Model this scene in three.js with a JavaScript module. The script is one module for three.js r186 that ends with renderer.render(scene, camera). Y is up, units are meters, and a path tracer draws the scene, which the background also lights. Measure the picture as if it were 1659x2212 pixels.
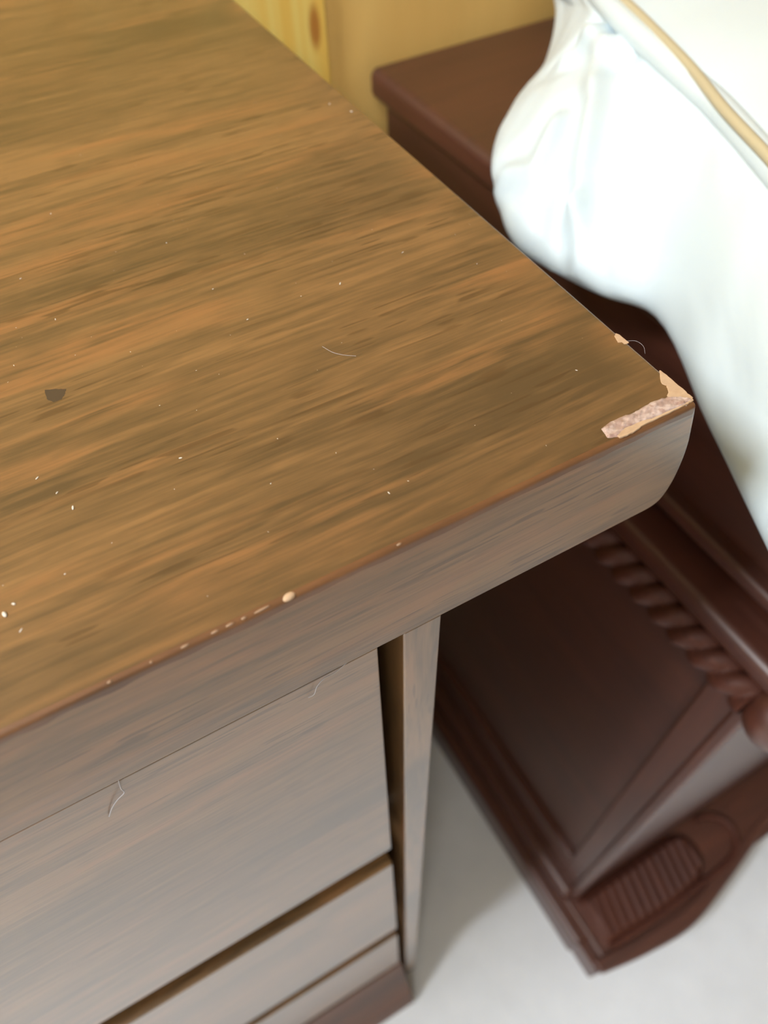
import * as THREE from 'three';
import { RoundedBoxGeometry } from 'three/addons/geometries/RoundedBoxGeometry.js';
import { mergeGeometries, mergeVertices, toCreasedNormals } from 'three/addons/utils/BufferGeometryUtils.js';
import { RectAreaLightUniformsLib } from 'three/addons/lights/RectAreaLightUniformsLib.js';

// ------------------------------------------------------------------ camera, light, exposure
RectAreaLightUniformsLib.init();
const scene = new THREE.Scene();
scene.background = new THREE.Color(0x000000);
const CM = 0.01, FLOOR = -82;                     // dimensions are written in cm; y = 0 is the dresser's top, the floor lies 82 below
const pos = (x, y, z) => new THREE.Vector3(x * CM, (y - FLOOR) * CM, z * CM);

const camera = new THREE.PerspectiveCamera(68.5805, 1659 / 2212, 0.01, 30);
{
  const m = new THREE.Matrix4().makeBasis(new THREE.Vector3(0.874321, -0.024117, 0.484748), new THREE.Vector3(0.401083, 0.598315, -0.693651), new THREE.Vector3(-0.273303, 0.800898, 0.532793));
  camera.quaternion.setFromRotationMatrix(m);
  camera.position.copy(pos(-11.847, 12.306, 7.400));
  camera.focus = 0.176;
  camera.userData.fStop = 11;
}
const renderer = new THREE.WebGLRenderer({ antialias: true });
renderer.toneMapping = THREE.LinearToneMapping;
renderer.toneMappingExposure = 0.95;
renderer.shadowMap.enabled = true;

const CEILING = 152;                              // height of the ceiling above the dresser's top
const LAMPS = [                                   // ceiling panels: centre x, z, size, colour, intensity, label
  { x: -155, z: -3, w: 56, d: 46, color: [0.93, 0.965, 1.0], power: 106, label: 'square white ceiling panel light close to the panelled back wall' },
  { x: -120, z: 150, w: 70, d: 60, color: [1.0, 0.95, 0.88], power: 16, label: 'large unseen ceiling panel light added to fill the room from the front' },  // added fill light, brightens the back wall and the dresser front
];

// ------------------------------------------------------------------ helpers
const numbers = new Map();
function numbered(name) {
  const n = numbers.get(name) ?? 0; numbers.set(name, n + 1);
  return n ? name + '_' + String(n).padStart(3, '0') : name;
}
function thing(name, label, category, [x, y, z] = [0, 0, 0], turn = 0, group) {
  const o = new THREE.Group(); o.name = numbered(name); scene.add(o);
  o.position.copy(pos(x, y, z)); o.rotation.y = turn;
  o.userData = { label, category }; if (group) o.userData.group = group;
  return o;
}
function mesh(name, geometry, material, parent, label) {
  const m = new THREE.Mesh(geometry, material); m.name = numbered(name);
  m.castShadow = m.receiveShadow = true; if (label) m.userData.label = label;
  (parent ?? scene).add(m); return m;
}
function struct(name, geometry, material, parent) {
  const m = mesh(name, geometry, material, parent); if (!parent) m.userData.kind = 'structure'; return m;
}
function rng(seed) { let s = seed >>> 0; return () => { s = (s + 0x6d2b79f5) | 0; let t = Math.imul(s ^ (s >>> 15), 1 | s); t = (t + Math.imul(t ^ (t >>> 7), 61 | t)) ^ t; return ((t ^ (t >>> 14)) >>> 0) / 4294967296; }; }
const hash = (x, y, s) => { let h = Math.imul(x | 0, 374761393) ^ Math.imul(y | 0, 668265263) ^ Math.imul(s | 0, 1274126177); h = Math.imul(h ^ (h >>> 13), 1274126177); return ((h ^ (h >>> 16)) >>> 0) / 4294967296; };
const sm = (t) => t * t * (3 - 2 * t), mixn = (a, b, t) => a + (b - a) * t, clamp = (x, a = 0, b = 1) => Math.min(b, Math.max(a, x));
function noise(x, y, s = 0) {
  const i = Math.floor(x), j = Math.floor(y), u = sm(x - i), v = sm(y - j);
  return mixn(mixn(hash(i, j, s), hash(i + 1, j, s), u), mixn(hash(i, j + 1, s), hash(i + 1, j + 1, s), u), v);
}
const fbm = (x, y, s, n = 4) => { let a = 0, w = 0.5, t = 0; for (let k = 0; k < n; k++) { a += w * noise(x, y, s + k); t += w; x *= 2.03; y *= 2.03; w *= 0.5; } return a / t; };
const step = (a, b, x) => sm(clamp((x - a) / (b - a)));
// a texture from a function of a place in cm that gives sRGB 0..1
function paint(w, h, wide, tall, fn, { srgb = true } = {}) {
  const d = new Uint8Array(w * h * 4);
  for (let j = 0; j < h; j++) for (let i = 0; i < w; i++) {
    const c = fn((i + 0.5) / w * wide, (j + 0.5) / h * tall), k = (j * w + i) * 4;
    for (let q = 0; q < 3; q++) d[k + q] = clamp(c[q]) * 255;
    d[k + 3] = 255;
  }
  const t = new THREE.DataTexture(d, w, h, THREE.RGBAFormat);
  t.colorSpace = srgb ? THREE.SRGBColorSpace : THREE.NoColorSpace;
  t.wrapS = t.wrapT = THREE.RepeatWrapping; t.magFilter = THREE.LinearFilter; t.minFilter = THREE.LinearMipmapLinearFilter; t.generateMipmaps = true;
  t.needsUpdate = true; return t;
}
const lerp3 = (a, b, t) => [mixn(a[0], b[0], t), mixn(a[1], b[1], t), mixn(a[2], b[2], t)];
const rgb = (r, g, b) => [r / 255, g / 255, b / 255];
// finish a geometry written in cm: box-mapped uv with the grain along the given axis, then scaled to metres
function done(g, { grain = 'x', tile = 24, turn = 0, off = [0, 0], crease } = {}) {
  g = g.index ? g.toNonIndexed() : g;
  if (crease !== undefined) g = toCreasedNormals(g, crease);
  const p = g.attributes.position, uv = new Float32Array(p.count * 2), A = new THREE.Vector3(), B = new THREE.Vector3(), D = new THREE.Vector3(), n = new THREE.Vector3();
  for (let i = 0; i < p.count; i += 3) {
    A.fromBufferAttribute(p, i); B.fromBufferAttribute(p, i + 1); D.fromBufferAttribute(p, i + 2);
    n.crossVectors(B.clone().sub(A), D.clone().sub(A));
    const ax = Math.abs(n.x), ay = Math.abs(n.y), az = Math.abs(n.z);
    [A, B, D].forEach((P, k) => {
      let a, b;
      if (ay >= ax && ay >= az) { [a, b] = grain === 'z' ? [P.z, P.x] : [P.x, P.z]; if (turn) [a, b] = [a * Math.cos(turn) + b * Math.sin(turn), b * Math.cos(turn) - a * Math.sin(turn)]; }
      else if (az >= ax) [a, b] = grain === 'y' ? [P.y, P.x] : [P.x, P.y];
      else [a, b] = grain === 'y' ? [P.y, P.z] : [P.z, P.y];
      uv[(i + k) * 2] = (a + off[0]) / tile; uv[(i + k) * 2 + 1] = (b + off[1]) / tile;
    });
  }
  g.setAttribute('uv', new THREE.BufferAttribute(uv, 2));
  if (g.attributes.uv1) g.deleteAttribute('uv1');
  return g.scale(CM, CM, CM);
}
const cm = (g) => g.scale(CM, CM, CM);
// a box between two corners (cm), edges rounded
function box(x0, y0, z0, x1, y1, z1, r = 0.08, seg = 2) {
  const g = new RoundedBoxGeometry(Math.abs(x1 - x0), Math.abs(y1 - y0), Math.abs(z1 - z0), seg, Math.min(r, Math.abs(x1 - x0) / 2.01, Math.abs(y1 - y0) / 2.01, Math.abs(z1 - z0) / 2.01));
  return g.translate((x0 + x1) / 2, (y0 + y1) / 2, (z0 + z1) / 2);
}
function tube(points, r, seg = 40, sides = 8, closed = false) {
  return new THREE.TubeGeometry(new THREE.CatmullRomCurve3(points.map((p) => new THREE.Vector3(...p)), closed), seg, r, sides, closed);
}
// a profile in (across, up) swept along the third axis
function profile(points, from, to, axis) {
  const s = new THREE.Shape(points.map((p) => new THREE.Vector2(...p)));
  const g = new THREE.ExtrudeGeometry(s, { depth: to - from, bevelEnabled: false, steps: 1, curveSegments: 6 }).translate(0, 0, from);
  if (axis === 'x') g.rotateY(Math.PI / 2);       // (across, up) becomes (-z, up)
  return g;
}

// ------------------------------------------------------------------ materials
const woodAt = (u, v) => {
  const w = v + 0.22 * (noise(u * 0.12, v * 0.25, 3) - 0.5) + 0.05 * (noise(u * 0.6, v * 1.5, 5) - 0.5);
  const band = fbm(u * 0.045, w * 0.42, 11, 3), band2 = fbm(u * 0.1, w * 1.5, 21, 3), streak = noise(u * 0.42, w * 7.5, 31) * 0.6 + noise(u * 0.7, w * 15, 41) * 0.4;
  const fine = noise(u * 1.5, w * 36, 51), flake = fbm(u * 1.3, w * 5, 61, 3);
  let t = 0.5 + 1.5 * (band - 0.5) + 0.85 * (band2 - 0.5) + 1.0 * (streak - 0.5) + 0.32 * (fine - 0.5) + 0.5 * (flake - 0.5);
  let c = lerp3(rgb(84, 66, 43), rgb(131, 99, 63), clamp(0.5 + (t - 0.5) * 0.8));
  const warm = fbm(u * 0.16, w * 1.1, 71, 3); c = lerp3(c, rgb(150, 102, 62), 0.6 * step(0.5, 0.75, warm) * clamp(t));
  const pore = step(0.7, 0.84, noise(u * 0.95, w * 13, 81)) * step(0.42, 0.66, fbm(u * 0.2, w * 1.1, 91, 3)); c = lerp3(c, rgb(72, 52, 31), 0.5 * pore);
  return c;
};
// the last two centimetres blend into the first, so that the pattern repeats without a seam
const walnut = paint(2048, 2048, 24, 24, (u, v) => {
  let c = woodAt(u, v); const a = clamp((u - 22) / 2), b = clamp((v - 22) / 2);
  if (a > 0) c = lerp3(c, woodAt(u - 24, v), sm(a));
  if (b > 0) c = lerp3(c, a > 0 ? lerp3(woodAt(u, v - 24), woodAt(u - 24, v - 24), sm(a)) : woodAt(u, v - 24), sm(b));
  return c;
});
const walnutBump = paint(1024, 1024, 24, 24, (u, v) => { const a = 0.5 + 0.35 * (noise(u * 0.8, v * 16, 7) - 0.5) + 0.25 * (noise(u * 3, v * 30, 8) - 0.5); return [a, a, a]; }, { srgb: false });
const walnutMaterial = new THREE.MeshPhysicalMaterial({ map: walnut, roughness: 0.36, clearcoat: 0.35, clearcoatRoughness: 0.34, bumpMap: walnutBump, bumpScale: 0.00004, specularIntensity: 1 });
const frontMaterial = new THREE.MeshPhysicalMaterial({ map: walnut, roughness: 0.36, clearcoat: 0.75, clearcoatRoughness: 0.32, bumpMap: walnutBump, bumpScale: 0.00003, specularIntensity: 1 });
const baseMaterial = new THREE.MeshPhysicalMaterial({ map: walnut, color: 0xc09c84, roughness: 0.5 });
const insideMaterial = new THREE.MeshStandardMaterial({ color: 0x7a4c2c, roughness: 0.6 });
const edgeMaterial = new THREE.MeshPhysicalMaterial({ map: paint(512, 64, 24, 3, (u, v) => lerp3(rgb(84, 57, 35), rgb(126, 86, 52), fbm(u * 0.8, v * 2, 301, 4))), roughness: 0.4 });
const crackMaterial = new THREE.MeshStandardMaterial({ color: 0x24160d, roughness: 0.8 });
const rawWood = new THREE.MeshStandardMaterial({ map: paint(256, 256, 2, 2, (u, v) => lerp3(rgb(172, 143, 114), rgb(196, 168, 138), fbm(u * 6, v * 9, 5, 4))), roughness: 0.75 });
const tornFilm = new THREE.MeshPhysicalMaterial({ map: paint(512, 512, 2, 2, (u, v) => { const a = fbm(u * 4, v * 7, 15, 4), b = fbm(u * 9, v * 9, 25, 3); return lerp3(lerp3(rgb(158, 134, 126), rgb(192, 174, 168), step(0.3, 0.7, a)), rgb(140, 104, 94), 0.4 * step(0.6, 0.75, b)); }), roughness: 0.3, clearcoat: 0.6, clearcoatRoughness: 0.15 });
const darkSpotMaterial = new THREE.MeshStandardMaterial({ color: 0x45382a, roughness: 0.5 });
const paleChip = new THREE.MeshStandardMaterial({ color: 0x957a62, roughness: 0.6 });
const lintMaterial = new THREE.MeshStandardMaterial({ color: 0xb5b2b8, roughness: 0.6 });
const dustMaterial = new THREE.MeshStandardMaterial({ color: 0xcfcac2, roughness: 0.8 });

const mahogany = paint(1024, 1024, 60, 60, (u, v) => { const t = clamp(0.5 + 0.9 * (fbm(u * 0.06, v * 0.5, 101, 4) - 0.5) + 0.4 * (noise(u * 0.3, v * 4, 111) - 0.5)); return lerp3(rgb(60, 31, 24), rgb(85, 46, 33), t); });
const mahoganyMaterial = new THREE.MeshPhysicalMaterial({ map: mahogany, roughness: 0.45, clearcoat: 0.5, clearcoatRoughness: 0.36 });
const mahoganySatin = new THREE.MeshPhysicalMaterial({ map: mahogany, roughness: 0.6, specularIntensity: 0.6 });

const pine = paint(512, 1024, 10, 40, (u, v) => {
  const k = Math.hypot((u - 9.2) / 0.3, (v - 36.0) / 1.0), bend = 0.5 / (1 + k * k);
  const t = clamp(0.35 + 0.9 * (noise((u + bend) * 2.6, v * 0.05, 121) - 0.5) + 0.4 * (noise((u + bend) * 7, v * 0.12, 131) - 0.5));
  return lerp3(lerp3(rgb(255, 226, 128), rgb(250, 202, 92), t), rgb(178, 108, 42), 0.75 * (1 - step(0.6, 1.6, k)));
});
const pineMaterial = new THREE.MeshPhysicalMaterial({ map: pine, roughness: 0.45 });
const tanPanel = paint(512, 512, 60, 60, (u, v) => lerp3(rgb(243, 199, 116), rgb(253, 213, 130), fbm(u * 0.5, v * 0.06, 141, 4)));
const tanMaterial = new THREE.MeshPhysicalMaterial({ map: tanPanel, roughness: 0.5 });
const floorTexture = paint(512, 512, 60, 60, (u, v) => lerp3(rgb(202, 207, 213), rgb(213, 218, 224), fbm(u * 0.4, v * 0.4, 151, 4)));
const floorMaterial = new THREE.MeshStandardMaterial({ map: floorTexture, roughness: 0.6 });
const wallMaterial = new THREE.MeshStandardMaterial({ color: 0xb9b3a8, roughness: 0.9 });
const ceilingMaterial = new THREE.MeshStandardMaterial({ color: 0xd6d5d2, roughness: 0.9 });
const bagMaterial = new THREE.MeshPhysicalMaterial({ color: 0xccdbe2, roughness: 0.35, clearcoat: 0.25, clearcoatRoughness: 0.3, side: THREE.DoubleSide });
const pipingMaterial = new THREE.MeshStandardMaterial({ color: 0xb6ac8e, roughness: 0.6 });

// ------------------------------------------------------------------ the room
const room = { x0: -300, x1: 170, z0: -39, z1: 300, y1: CEILING };
{
  const { x0, x1, z0, z1, y1 } = room, t = 8, opt = { grain: 'x', tile: 60 };
  const B = (a, b, c, d, e, f) => done(new THREE.BoxGeometry(d - a, e - b, f - c).translate((a + d) / 2, (b + e) / 2 - FLOOR, (c + f) / 2), opt);
  struct('floor', B(x0 - t, FLOOR - t, z0 - t, x1 + t, FLOOR, z1 + t), floorMaterial);
  struct('ceiling', B(x0 - t, y1, z0 - t, x1 + t, y1 + t, z1 + t), ceilingMaterial);
  struct('wall_left', B(x0 - t, FLOOR, z0, x0, y1, z1), wallMaterial);
  struct('wall_right', B(x1, FLOOR, z0, x1 + t, y1, z1), wallMaterial);
  struct('wall_front', B(x0, FLOOR, z1, x1, y1, z1 + t), wallMaterial);
  const back = struct('wall_back', B(x0, FLOOR, z0 - t, x1, y1, z0), wallMaterial);
  // boards of the wooden back wall: a knotty pine board, unseen pine boards added for sheen on the dresser top, tan panels beyond
  const board = (a, b, z, m, o) => struct('plank', done(box(a, FLOOR + 0.1, z0 + 0.02, b, y1 - 0.1, z, 0.12).translate(0, -FLOOR, 0), o), m, back);
  board(-1, 9.0, z0 + 0.9, pineMaterial, { grain: 'x', tile: 10, off: [1, 0] });
  for (const [a, b, o] of [[-21.1, -1.08, 7], [-41.2, -21.18, 3], [-61.3, -41.28, 9]]) board(a, b, z0 + 0.9, pineMaterial, { grain: 'x', tile: 10, off: [o, 0] });
  for (const [a, b] of [[9.08, 60], [60.1, 110], [110.1, 169.9], [-120, -61.4], [-180, -120.1], [-240, -180.1], [-299.9, -240.1]]) board(a, b, z0 + 0.5, tanMaterial, { grain: 'x', tile: 60 });
}
pine.repeat.set(1, 0.25);
for (const L of LAMPS) {
  const o = thing('ceiling_light', L.label, 'ceiling light', [L.x, CEILING, L.z]);
  const f = 2, h = 3;
  const frame = mergeGeometries([box(-L.w / 2 - f, -h, -L.d / 2 - f, L.w / 2 + f, 0, -L.d / 2, 0.3), box(-L.w / 2 - f, -h, L.d / 2, L.w / 2 + f, 0, L.d / 2 + f, 0.3), box(-L.w / 2 - f, -h, -L.d / 2, -L.w / 2, 0, L.d / 2, 0.3), box(L.w / 2, -h, -L.d / 2, L.w / 2 + f, 0, L.d / 2, 0.3)]);
  mesh('frame', cm(frame), wallMaterial, o);
  mesh('diffuser', cm(new THREE.BoxGeometry(L.w, 1, L.d).translate(0, -1.6, 0)), new THREE.MeshStandardMaterial({ color: 0xffffff, emissive: new THREE.Color(...L.color), emissiveIntensity: 3 }), o);
  const light = new THREE.RectAreaLight(new THREE.Color(...L.color), L.power, L.w * CM, L.d * CM);
  light.position.copy(pos(L.x, CEILING - 2.4, L.z)); light.rotation.x = -Math.PI / 2; scene.add(light);
}

// ------------------------------------------------------------------ the dresser with the damaged corner
const dresser = thing('dresser', 'brown wood grained dresser with a chipped top corner and three wide drawers', 'dresser', [0, FLOOR, 0]);
const up = (g) => g.translate(0, -FLOOR, 0);
{
  // top slab: profile of the rounded end, extruded from back to front, front edge rounded by the bevel
  const s = new THREE.Shape();
  const L = -70;
  s.moveTo(L, -0.16); s.quadraticCurveTo(L, 0, L + 0.16, 0); s.lineTo(-0.14, 0); s.quadraticCurveTo(0.0, -0.01, 0.03, -0.14);
  s.lineTo(0.1, -0.4); s.lineTo(0.34, -1.4); s.quadraticCurveTo(0.47, -2.1, 0.43, -2.9); s.quadraticCurveTo(0.38, -3.45, 0.2, -3.7); s.quadraticCurveTo(0.05, -3.88, -0.3, -3.9); s.lineTo(L + 0.3, -3.9); s.lineTo(L, -3.6);
  const bev = 0.13;
  const g = new THREE.ExtrudeGeometry(s, { depth: 36 - bev * 2, bevelEnabled: true, bevelThickness: bev, bevelSize: bev, bevelOffset: -bev, bevelSegments: 5, curveSegments: 8 }).translate(0, 0, -36 + bev + 0.1);
  const slab = mesh('tabletop', done(up(g), { grain: 'x', off: [23.4, 23.6], crease: 0.5 }), walnutMaterial, dresser);

  // damage on the slab: bare wood, the torn film strip, chips of the edge and a dark stain; each a thin irregular flake
  const flake = (pts, y, h, seed, amp = 0.012) => {
    const sh = new THREE.Shape(), r = rng(seed), P = [];
    pts.forEach((p, i) => { const q = pts[(i + 1) % pts.length]; for (let k = 0; k < 4; k++) { const t = k / 4; P.push(new THREE.Vector2(mixn(p[0], q[0], t) + (r() - 0.5) * amp * 2, -(mixn(p[1], q[1], t) + (r() - 0.5) * amp * 2))); } });
    sh.setFromPoints(P);
    return new THREE.ExtrudeGeometry(sh, { depth: h, bevelEnabled: true, bevelThickness: h * 0.4, bevelSize: 0.006, bevelSegments: 1 }).rotateX(-Math.PI / 2).translate(0, y, 0);
  };
  const put = (name, g, m, label, tile = 2) => mesh(name, done(up(g), { tile, off: [0, 0] }), m, slab, label);
  put('bare_wood', flake([[-0.05, -1.14], [-0.20, -0.95], [-0.27, -0.79], [-0.22, -0.71], [-0.32, -0.54], [-0.45, -0.42], [-0.26, -0.28], [-0.06, -0.07], [0.0, -0.10], [0.0, -0.32], [0.0, -0.8], [-0.01, -1.16]], 0.0, 0.012, 1), rawWood, 'bare tan wood where the corner is chipped');
  // torn film: a rumpled strip with a rough glossy surface
  {
    const top = [[-2.39, -0.40], [-2.05, -0.48], [-1.46, -0.43], [-1.27, -0.44], [-0.78, -0.49], [-0.45, -0.42], [-0.21, -0.30], [-0.05, -0.1]], low = [[-2.44, -0.09], [-2.2, -0.02], [-1.83, -0.10], [-1.53, -0.07], [-1.2, -0.04], [-0.63, -0.03], [-0.29, 0.0], [-0.04, -0.02]];
    const N = 120, M = 22, v = [], idx = [], at = (a, t) => { const k = Math.min(a.length - 2, Math.floor(t * (a.length - 1))), f = t * (a.length - 1) - k; return [mixn(a[k][0], a[k + 1][0], f), mixn(a[k][1], a[k + 1][1], f)]; };
    for (let i = 0; i <= N; i++) for (let j = 0; j <= M; j++) {
      const t = i / N, w = j / M, p = at(top, t), q = at(low, t), e = Math.min(1, Math.min(w, 1 - w) * 7, Math.min(t, 1 - t) * 30);
      const x = mixn(p[0], q[0], w) + 0.014 * (noise(i * 0.35, j * 0.3, 1) - 0.5), z = mixn(p[1], q[1], w) + 0.03 * (noise(i * 0.28, j * 0.1, 2) - 0.5) * (j === 0 || j === M ? 1.6 : 0.8);
      v.push(x, -0.006 + e * (0.016 + 0.05 * Math.pow(fbm(x * 9, z * 9, 4, 3), 1.3)), z);
      if (i < N && j < M) { const a = i * (M + 1) + j, b = a + M + 1; idx.push(a, a + 1, b, b, a + 1, b + 1); }
    }
    const g2 = new THREE.BufferGeometry(); g2.setAttribute('position', new THREE.Float32BufferAttribute(v, 3)); g2.setIndex(idx); g2.computeVertexNormals();
    put('torn_film', g2, tornFilm, 'whitish torn glossy film along the chipped edge');
  }
  put('bare_wood', flake([[-2.22, 0.0], [-1.98, -0.09], [-1.52, -0.07], [-1.25, -0.02], [-1.0, -0.01], [-0.3, 0.0], [-0.06, -0.02], [-0.06, 0.01], [-0.3, 0.025], [-0.98, 0.03], [-1.55, 0.035], [-1.75, 0.07], [-1.98, 0.09], [-2.2, 0.07]].map(([a, b]) => [a, b - 0.03]), 0.0, 0.03, 2, 0.008), rawWood, 'thin tan edge of bare wood below the torn film');
  put('edge_chip', flake([[-0.15, -2.64], [-0.05, -2.72], [-0.01, -2.6], [-0.01, -2.3], [-0.12, -2.3], [-0.13, -2.4], [-0.22, -2.44]], 0.0, 0.01, 3), rawWood, 'small tan chip on the right edge');
  put('edge_chip', new THREE.SphereGeometry(1, 14, 10).scale(0.15, 0.07, 0.085).rotateZ(0.1).translate(-10.18, -0.05, 0.03), rawWood, 'pale chip on the front edge');
  for (const [x, w] of [[-13.67, 0.05], [-12.9, 0.03], [-12.26, 0.09], [-11.68, 0.08], [-11.38, 0.09], [-11.1, 0.06], [-10.74, 0.18], [-7.77, 0.06]])
    put('edge_chip', new THREE.SphereGeometry(1, 10, 8).scale(w, 0.026, 0.026).rotateZ(0.05).translate(x, -0.028, 0.045), paleChip, 'tiny pale scuff on the front edge');
  put('stain', flake([[-12.85, -7.96], [-12.62, -7.85], [-12.41, -7.72], [-12.48, -7.56], [-12.59, -7.45], [-12.77, -7.45], [-12.88, -7.62]], -0.0012, 0.002, 5, 0.01), darkSpotMaterial, 'small dark stain');

  {
    const v = [], idx = [], N = 300, M = 10;
    for (let i = 0; i <= N; i++) for (let j = 0; j <= M; j++) { const x = mixn(-69.7, -0.06, i / N), lo = 0.1 + 0.1 * noise(x * 2.2, 3, 9), f = j / M, a = (1 - Math.min(1, f / 0.6)) * 1.5, dn = Math.max(0, (f - 0.6) / 0.4) * lo, o = 0.1325;
      v.push(x, -0.13 + o * Math.sin(a) - dn, -0.03 + o * Math.cos(a)); if (i < N && j < M) { const c = i * (M + 1) + j, d = c + M + 1; idx.push(c, d, c + 1, d, d + 1, c + 1); } }
    const g2 = new THREE.BufferGeometry(); g2.setAttribute('position', new THREE.Float32BufferAttribute(v, 3)); g2.setIndex(idx); g2.computeVertexNormals();
    put('worn_edge', g2, edgeMaterial, 'reddish brown rubbed front edge', 24);
    put('crack', tube([[-9.05, -3.98, 0.003], [-8.85, -3.93, 0.006], [-8.68, -3.88, 0.003]], 0.012, 12, 5), crackMaterial, 'short dark crack');
    put('crack', tube([[-7.7, -4.0, 0.003], [-7.58, -3.95, 0.008], [-7.42, -3.84, 0.003]], 0.014, 12, 5), crackMaterial, 'short dark crack');
  }
  // sides, back, drawers, rails and the flared base board
  for (const [a, b, off] of [[-7.65, -6.56, 3], [-64.8, -63.7, 9]]) mesh('side_panel', done(up(box(a, FLOOR, -35, b, -4.01, 0, 0.07)), { grain: 'y', off: [off, 5] }), frontMaterial, dresser);
  mesh('back_panel', done(up(box(-63.6, FLOOR + 2, -35, -7.7, -4.1, -34, 0.05)), { grain: 'x' }), insideMaterial, dresser);
  const rows = [[-24.28, -4.06], [-47.75, -27.47], [-68.0, -50.95]];
  rows.forEach(([a, b], i) => {
    const d = mesh('drawer', done(up(box(-63.0, a, -1.9, -8.34, b, -0.02, 0.07)), { grain: 'x', turn: 0, off: [6.3 + i * 5.1, 2.7 + i * 7.7] }), frontMaterial, dresser);
    mesh('drawer_box', done(up(mergeGeometries([box(-62.6, a + 1, -32, -61.6, b - 1.5, -1.95, 0.05), box(-10.0, a + 1, -32, -9.0, b - 1.5, -1.95, 0.05), box(-61.6, a + 1, -32, -10.0, a + 1.8, -1.95, 0.05), box(-61.6, a + 1.8, -32, -10.0, b - 1.5, -31, 0.05)])), {}), insideMaterial, d);
  });
  for (const [a, b] of [[-26.8, -25.2], [-50.2, -48.6]]) mesh('rail', done(up(box(-63.6, a, -4.5, -7.7, b, -2.4, 0.05)), { grain: 'x', off: [2, 9] }), frontMaterial, dresser);
  // the board's front swings out towards the floor: profile in (-z, y)
  const kick = [[1.9, -82], [-2.6, -82], [-2.55, -80.8], [-2.0, -78.8], [-1.2, -75.2], [-0.5, -71.6], [-0.1, -68.9], [0.4, -68.5], [1.9, -68.5]];
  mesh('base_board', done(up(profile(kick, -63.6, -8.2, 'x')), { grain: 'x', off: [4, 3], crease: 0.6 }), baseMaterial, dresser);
}

// ------------------------------------------------------------------ lint and dust on the dresser
function lint(label, pts, r) {
  const o = mesh('lint_fiber', cm(up(tube(pts, r, 48, 6))), lintMaterial); o.userData = { label, category: 'lint', group: 'lint fibers on the dresser' };
}
lint('white lint fiber hanging from the lower front edge of the dresser top like a hook', [[-14.74, -3.92, 0.03], [-14.8, -4.25, 0.09], [-14.81, -4.5, 0.1], [-15.03, -4.75, 0.07], [-15.26, -5.1, 0.04], [-15.45, -5.5, 0.02]], 0.013);
lint('thin curly white lint fiber clinging beneath the dresser top near the drawer corner', [[-10.3, -4.7, 0.03], [-10.17, -4.66, 0.05], [-10.03, -4.27, 0.06], [-9.81, -4.08, 0.05], [-9.55, -4.1, 0.04], [-9.2, -3.95, 0.02]], 0.01);
lint('fine curved hair lying flat on the dresser top', [[-6.5, 0.006, -5.98], [-6.37, 0.01, -5.64], [-6.17, 0.012, -5.41], [-5.95, 0.006, -5.25]], 0.004);
lint('tiny curled hair sticking out from the right edge above the chipped corner', [[-0.02, -0.02, -2.4], [0.15, 0.03, -2.25], [0.18, 0.04, -2.0], [0.08, 0.0, -1.8]], 0.0028);
{
  const r = rng(77), parts = [], at = [[-13.2, -4.12, 0.032], [-13.39, -4.69, 0.022], [-10.78, -4.29, 0.025], [-9.36, -2.64, 0.018], [-15, -2.25, 0.055], [-14.8, -2.4, 0.033], [-13.66, -5.31, 0.026], [-10.65, -6.07, 0.016], [-9.96, -5.49, 0.012], [-7.69, -7.88, 0.022], [-8, -9.51, 0.022], [-4.99, -7.98, 0.026], [-0.74, -17.12, 0.024], [-0.35, -16.24, 0.03], [-2.87, -8.34, 0.017], [-6.11, -8.04, 0.015], [-13.3, -9.2, 0.016], [-11.97, -10.43, 0.018], [-14.81, -1.76, 0.02], [-13.77, -2.58, 0.02], [-8.71, -3.74, 0.015], [-7.32, -1.17, 0.018], [-1.41, -6.85, 0.015], [-1.69, -2.16, 0.018], [-12.36, -12.65, 0.022], [-10.85, -15.39, 0.024], [-8.37, -12.17, 0.02], [-10.67, -8.22, 0.015]];
  for (let k = 0; k < 60; k++) at.push([-16 * r(), -0.4 - 20 * r(), 0.005 + 0.006 * r()]);
  for (const [x, z, s] of at) { if (x > -0.3) continue; const long = 1 + 2.2 * r() * r(); parts.push(new THREE.IcosahedronGeometry(1, 1).scale(s * long, s * 0.4, s * 0.7).rotateY(r() * 3).translate(x, s * 0.3, z)); }
  const d = mesh('dust_specks', cm(up(mergeGeometries(parts))), dustMaterial);
  d.userData = { label: 'pale specks of dust scattered over the brown dresser top', category: 'dust', kind: 'stuff' };
}

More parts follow.
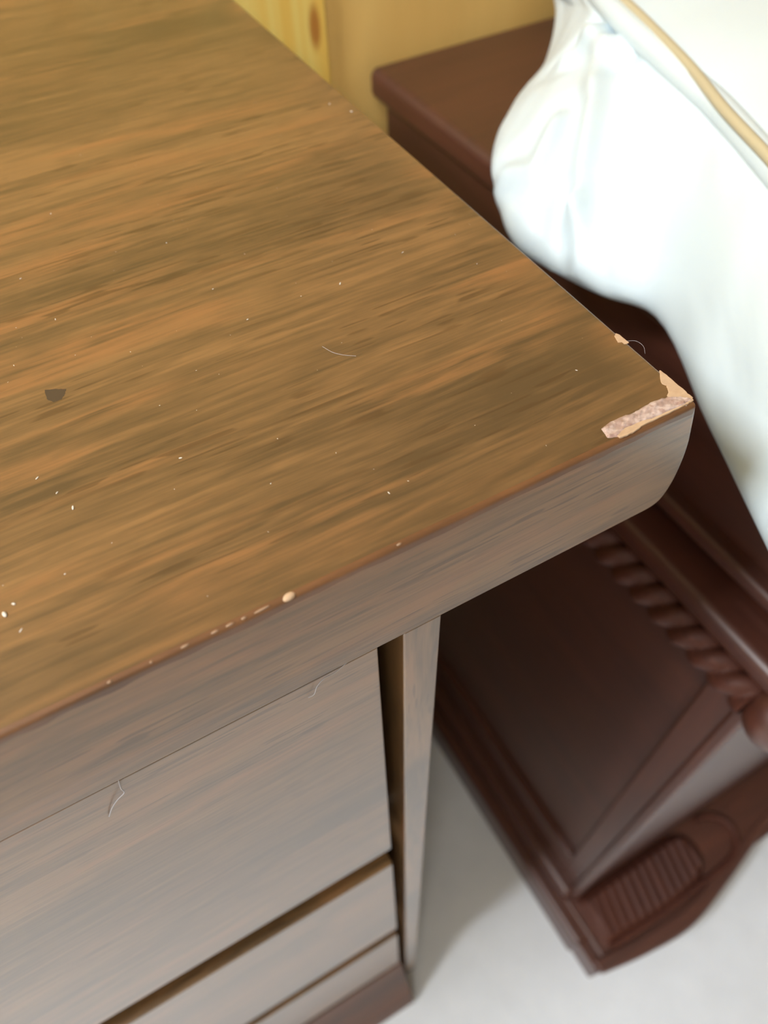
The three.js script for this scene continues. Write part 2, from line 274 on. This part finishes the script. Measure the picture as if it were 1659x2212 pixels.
// ------------------------------------------------------------------ the dark red cabinet: local x to the right along its front, z towards the front, base corner at the origin
const TH = THREE.MathUtils.degToRad(1);
const cabinet = thing('carved_cabinet', 'dark red mahogany cabinet with rope moulding and carved base', 'cabinet', [9.66, FLOOR, 10.13], TH);
{
  const W = 64, D = 47, Y = (y) => y - FLOOR, opt = { grain: 'z', tile: 60 };
  const S = (name, g, m = mahoganyMaterial, o = opt, parent = cabinet) => mesh(name, done(g, o), m, parent);
  // bow of the base's front edge
  const bow = (x) => { const t = [[-2, -0.4], [0, 0], [4.7, 0.85], [10.5, 1.3], [17, 0.05], [24.2, -1.7], [30, -2.3], [99, -2.3]]; let k = 0; while (k < t.length - 2 && x > t[k + 1][0]) k++; const g = (n) => { const p = t[Math.max(0, n - 1)], q = t[Math.min(t.length - 1, n + 1)]; return (q[1] - p[1]) / (q[0] - p[0]); }, w = t[k + 1][0] - t[k][0], f = clamp((x - t[k][0]) / w), f2 = f * f, f3 = f2 * f; return (2 * f3 - 3 * f2 + 1) * t[k][1] + (f3 - 2 * f2 + f) * w * g(k) + (3 * f2 - 2 * f3) * t[k + 1][1] + (f3 - f2) * w * g(k + 1); };
  const bowed = (x0, y0, z0, x1, y1, z1, r, zs = z0) => {
    const N = 90, pts = [], c = []; for (let k = 0; k <= 10; k++) { const a = -Math.PI / 2 + k / 10 * Math.PI; c.push([Math.cos(a), Math.sin(a)]); }
    // section in (z, y): rounded at the front
    const h = (y1 - y0) / 2, rr = Math.min(r, h), sec = [[z0, y0], [z0, y1]];
    for (let k = 0; k <= 8; k++) { const a = Math.PI / 2 * (1 - k / 8); sec.push([z1 - rr + rr * Math.cos(a), y1 - rr + rr * Math.sin(a)]); }
    for (let k = 0; k <= 8; k++) { const a = -Math.PI / 2 * (k / 8); sec.push([z1 - rr + rr * Math.cos(a), y0 + rr + rr * Math.sin(a)]); }
    const M = sec.length, v = [], idx = [];
    for (let i = 0; i <= N; i++) for (const [z, y] of sec) { const x = mixn(x0, x1, Math.pow(i / N, 1.5)); v.push(x, Y(y), z + bow(x) * clamp((z - zs + 0.001) / (z1 - zs + 0.001))); }
    for (let i = 0; i < N; i++) for (let j = 0; j < M; j++) { const a = i * M + j, b = i * M + (j + 1) % M; idx.push(a, b, a + M, b, b + M, a + M); }
    for (let j = 1; j < M - 1; j++) idx.push(0, j + 1, j, N * M, N * M + j, N * M + j + 1);
    const g = new THREE.BufferGeometry(); g.setAttribute('position', new THREE.Float32BufferAttribute(v, 3)); g.setIndex(idx); g.computeVertexNormals(); void pts;
    return toCreasedNormals(g, 0.6);
  };
  S('top', box(2.45, Y(-10.5), -D - 0.6, W + 1, Y(-8.6), -4.4, 0.6, 5), mahoganyMaterial, { grain: 'x', tile: 60 });
  S('upper_case', box(3.4, Y(-21), -D, W, Y(-10.45), -5.6, 0.2));
  S('molding', box(2.5, Y(-19.9), -D, W - 0.5, Y(-18.9), -5.2, 0.4, 4), mahoganyMaterial);
  S('molding', box(1.2, Y(-22.9), -D, W - 0.5, Y(-21.3), -5.0, 0.6, 4), mahoganyMaterial);
  // rope moulding: a twisted two-lobed strand along the left side and along the front
  const rope = (len, pitch, r) => {
    const N = Math.round(len * 14), M = 20, v = [], idx = [];
    for (let i = 0; i <= N; i++) for (let j = 0; j <= M; j++) {
      const z = -len * i / N, a = j / M * Math.PI * 2, tw = z / pitch * Math.PI, q = Math.abs(Math.cos(a + tw)), rr = r * (0.62 + 0.42 * Math.pow(q, 0.8));
      v.push(Math.cos(a) * rr, Math.sin(a) * rr, z); if (i < N && j < M) { const b = i * (M + 1) + j, c = b + M + 1; idx.push(b, c, b + 1, c, c + 1, b + 1); }
    }
    const g = new THREE.BufferGeometry(); g.setAttribute('position', new THREE.Float32BufferAttribute(v, 3)); g.setIndex(idx); g.computeVertexNormals(); return g;
  };
  S('rope_molding', rope(D - 7.5, 1.5, 1.1).translate(1.3, Y(-23.9), -7.2), mahoganySatin);
  S('rope_molding', rope(W - 4, 1.5, 1.1).rotateY(-Math.PI / 2).translate(2.8, Y(-23.9), -6.0), mahoganySatin);
  S('corner_knob', new THREE.SphereGeometry(1.7, 24, 16).scale(1, 1.1, 1).translate(1.7, Y(-24), -5.9), mahoganyMaterial);
  // lower case: recessed side panel between stiles, corner post
  S('side_panel', box(2.5, Y(-74), -D + 1, W - 2, Y(-22.5), -8.5, 0.1), mahoganyMaterial, { grain: 'z', tile: 60 });
  S('stile', box(1.75, Y(-75), -9.7, 3.6, Y(-23.5), -7.65, 0.25), mahoganyMaterial, { grain: 'y', tile: 60 });
  S('corner_post', box(1.25, Y(-76), -7.75, 2.3, Y(-23.5), -6.75, 0.3, 4), mahoganyMaterial, { grain: 'y', tile: 60 });
  S('stile', box(1.75, Y(-75), -D + 0.5, 5, Y(-23.5), -D + 4, 0.25), mahoganyMaterial, { grain: 'y', tile: 60 });
  S('front_panel', box(2.2, Y(-76), -8.4, W - 3, Y(-23.5), -6.95, 0.15), mahoganyMaterial, { grain: 'x', tile: 60 });
  S('panel_rail', box(1.75, Y(-75), -D + 4, 3.6, Y(-69.5), -9.6, 0.25));
  // base: side rail with a stepped ledge, and in front of it a bowed step with a rounded lip
  S('base_rail', box(-0.9, Y(-82), -D, W, Y(-76.6), -3.2, 0.5, 3), mahoganyMaterial);
  S('base_molding', box(0.3, Y(-76.7), -D, W, Y(-74.2), -7.3, 0.7, 4));
  S('base_step', bowed(-0.5, -82, -4, W + 0.5, -77.2, -0.25, 0.5), mahoganyMaterial, { grain: 'x', tile: 60 });
  S('step_lip', bowed(-0.2, -77.4, -1.3, W + 0.6, -76.2, 0, 0.55, -9), mahoganyMaterial, { grain: 'x', tile: 60 });
  S('step_top', box(0.6, Y(-77.3), -7.4, W, Y(-76.5), -1.2, 0.2), mahoganyMaterial, { grain: 'x', tile: 60 });
  // the carved, ribbed pad at the corner of the step
  {
    const N = 110, M = 40, v = [], idx = [], x0 = 1.3, x1 = 16.4;
    for (let i = 0; i <= N; i++) for (let j = 0; j <= M; j++) {
      const t = i / N, w = j / M, x = mixn(x0, x1, t), end = Math.sqrt(Math.max(0, 1 - Math.pow(Math.max(0, (t - 0.8) / 0.2), 2)));
      const zb = mixn(-4.6, -6.9, Math.max(end, 0.02)), zf = mixn(-4.6, -1.7 + 0.5 * bow(x), Math.max(end, 0.02)), z = mixn(zb, zf, w), e = Math.min(1, Math.min(w, 1 - w) * 6) * Math.min(1, Math.min(t, 1 - t) * 14);
      const rib = Math.pow(Math.abs(Math.sin((x - x0 + 0.25 * (z + 4)) / 1.05 * Math.PI)), 0.7);
      v.push(x, Y(-76.52) + e * (0.85 + 0.32 * rib * (0.35 + 0.65 * step(0.15, 0.5, t))), z);
      if (i < N && j < M) { const a = i * (M + 1) + j, b = a + M + 1; idx.push(a, a + 1, b, b, a + 1, b + 1); }
    }
    const g = new THREE.BufferGeometry(); g.setAttribute('position', new THREE.Float32BufferAttribute(v, 3)); g.setIndex(idx); g.computeVertexNormals();
    S('carved_pad', g, mahoganySatin);
    const arc = []; for (let k = 0; k <= 12; k++) { const a = -Math.PI / 2 + k / 12 * Math.PI * 0.95; arc.push([17.6 + 3.4 * Math.cos(a), Y(-76.2), -3.9 - 2.6 * Math.sin(a)]); }
    S('scroll', tube([[2, Y(-76.2), -1.45], [8, Y(-76.15), -1.2], [13, Y(-76.15), -1.2], ...arc], 0.36, 80, 8), mahoganySatin);
  }
}

// ------------------------------------------------------------------ the padded white bag lying on the cabinet
const bag = thing('padded_bag', 'glossy white padded bag with a tan piped seam, lying on the dark red cabinet', 'bag', [14, -8.6, -10]);
{
  const to = (g) => g.translate(-14, 8.6, 10);
  const O = [[25, -2.0, -36], [19.4, -3.0, -31], [17.40, -4.00, -27.49], [14.62, -5.00, -24.66], [11.61, -5.50, -22.90], [9.04, -6.00, -20.68], [7.58, -6.40, -18.19], [6.73, -6.80, -15.44], [7.15, -7.00, -13.96], [8.07, -7.20, -11.32], [9.06, -7.20, -9.33], [6.23, -6.80, -3.13], [3.78, -6.40, 1.76], [1.87, -6.00, 5.48], [1.6, -5.8, 9]];
  const W = [[18.4, -1.5, -30], [16.2, -1.5, -25], [14.97, -1.50, -22.11], [14.54, -1.50, -20.92], [14.05, -1.50, -19.37], [13.57, -1.50, -17.60], [13.25, -1.50, -16.36], [12.97, -1.50, -15.35], [12.73, -1.50, -14.42], [12.36, -1.50, -12.98], [12.12, -1.50, -11.98], [11.24, -1.50, -9.45], [10.30, -1.50, -7.05], [9.39, -1.50, -4.82], [8.6, -1.5, -2]];
  const V = (a) => new THREE.Vector3(...a);
  const rows = O.map((o, i) => {
    const w = W[i], b = V([o[0] + 1.6, Math.max(-8.45, o[1] - 1.5), o[2] - 0.3]);
    return [V([o[0] + 9, -8.52, o[2] * 0.9 - 1.2]), V([o[0] + 4.5, -8.52, o[2] - 0.6]), b, V(o), V([mixn(o[0], w[0], 0.3) - 0.1, mixn(o[1], -1.5, 0.42), mixn(o[2], w[2], 0.3)]), V([mixn(o[0], w[0], 0.72) - 0.1, mixn(o[1], -1.5, 0.8), mixn(o[2], w[2], 0.72)]), V(w),
      V([w[0] + 0.8, -0.95, w[2] - 0.2]), V([w[0] + 3, -0.2, w[2] - 0.8]), V([w[0] + 9, 0.8, w[2] - 2]), V([w[0] + 20, 0.3, w[2] - 3]), V([w[0] + 28, -3, w[2] - 4]), V([w[0] + 27, -8.0, w[2] - 4]), V([w[0] + 16, -8.52, w[2] - 4])];
  });
  // close both ends by shrinking the section towards its middle
  const shrink = (row, k, push) => { const c = row.reduce((a, p) => a.add(p), new THREE.Vector3()).multiplyScalar(1 / row.length); return row.map((p) => p.clone().sub(c).multiplyScalar(k).add(c).add(new THREE.Vector3(push * 0.15, 0, push))); };
  const first = rows[0], last = rows[rows.length - 1];
  const all = [shrink(first, 0.02, -3.4), shrink(first, 0.55, -2.8), shrink(first, 0.9, -1.2), ...rows, shrink(last, 0.92, 1.0), shrink(last, 0.6, 2.0), shrink(last, 0.02, 2.4)];
  const nU = 150, nV = 130, cols = [];
  const sections = all.map((r) => new THREE.CatmullRomCurve3(r, true, 'centripetal').getPoints(nU - 1));
  const v = [], idx = [];
  for (let j = 0; j < nU; j++) cols.push(new THREE.CatmullRomCurve3(sections.map((s) => s[j]), false, 'centripetal').getPoints(nV));
  const creases = [
    [[13.90, -4.00, -20.59], [12.08, -4.00, -18.07], [10.01, -4.00, -15.61], [8.46, -4.00, -13.84]], [[8.46, -4.00, -13.84], [7.47, -4.00, -11.58], [5.75, -4.00, -8.29]],
    [[13.05, -4.00, -21.13], [13.99, -4.00, -20.26], [13.17, -4.00, -18.39]], [[8.02, -4.00, -18.19], [8.34, -4.00, -16.64], [10.17, -4.00, -17.80]], [[13.72, -4.00, -19.09], [14.96, -4.00, -16.77]], [[6.70, -4.00, -13.16], [5.80, -4.00, -10.83]]];
  const segD = (p, a, b) => { const ax = a[0], az = a[2], dx = b[0] - ax, dz = b[2] - az, t = clamp(((p.x - ax) * dx + (p.z - az) * dz) / (dx * dx + dz * dz)); return Math.hypot(p.x - ax - dx * t, p.z - az - dz * t); };
  for (let i = 0; i <= nV; i++) for (let j = 0; j < nU; j++) {
    const p = cols[j][i];
    let h = 0;
    if (p.y > -7.5 && p.y < -1.4) {
      for (const c of creases) { let d = 9; for (let k = 0; k + 1 < c.length; k++) d = Math.min(d, segD(p, c[k], c[k + 1])); h += 0.42 * Math.exp(-d * d / 0.12) - 0.22 * Math.exp(-Math.pow(d - 0.8, 2) / 0.15); }
      h += 0.35 * (fbm(p.x * 0.4, p.z * 0.4 + p.y * 0.3, 201, 3) - 0.5);
    } else if (p.y > -8) h += 0.3 * (fbm(p.x * 0.25, p.z * 0.25, 211, 2) - 0.5);
    v.push(p.x - h * 0.6, Math.max(p.y + h * 0.7, -8.57), p.z);
    if (i < nV) { const a = i * nU + j, b = i * nU + (j + 1) % nU; idx.push(a, b, a + nU, b, b + nU, a + nU); }
  }
  const g = new THREE.BufferGeometry(); g.setAttribute('position', new THREE.Float32BufferAttribute(v, 3)); g.setIndex(idx); g.computeVertexNormals();
  mesh('cover', cm(to(g)), bagMaterial, bag);
  mesh('fold', cm(to(tube([[17.6, -2.4, -27], [16.6, -2.2, -24.2], [15.9, -2.3, -22.6], [14.6, -2.6, -21.2]], 0.75, 40, 12))), bagMaterial, bag, 'small tucked fold at the seam');
  // raised welt along the seam, tan piping above it
  const welt = W.slice(0).map((w) => [w[0] + 0.35, w[1] + 0.35, w[2]]);
  mesh('welt', cm(to(tube(welt, 0.5, 120, 12))), bagMaterial, bag);
  const T = [[20.2, -0.8, -33], [17.23, -0.80, -26.61], [15.02, -0.80, -20.54], [14.19, -0.80, -17.89], [12.79, -0.80, -13.75], [11.54, -0.80, -10.76], [10.39, -0.80, -7.50], [9.36, -0.80, -4.99], [8.6, -0.9, -2]];
  mesh('piping', cm(to(tube(T.map(([x, y, z]) => [x + 0.05, y + 0.1, z]), 0.2, 120, 10))), pipingMaterial, bag, 'tan piping along the seam');
}

renderer.render(scene, camera);
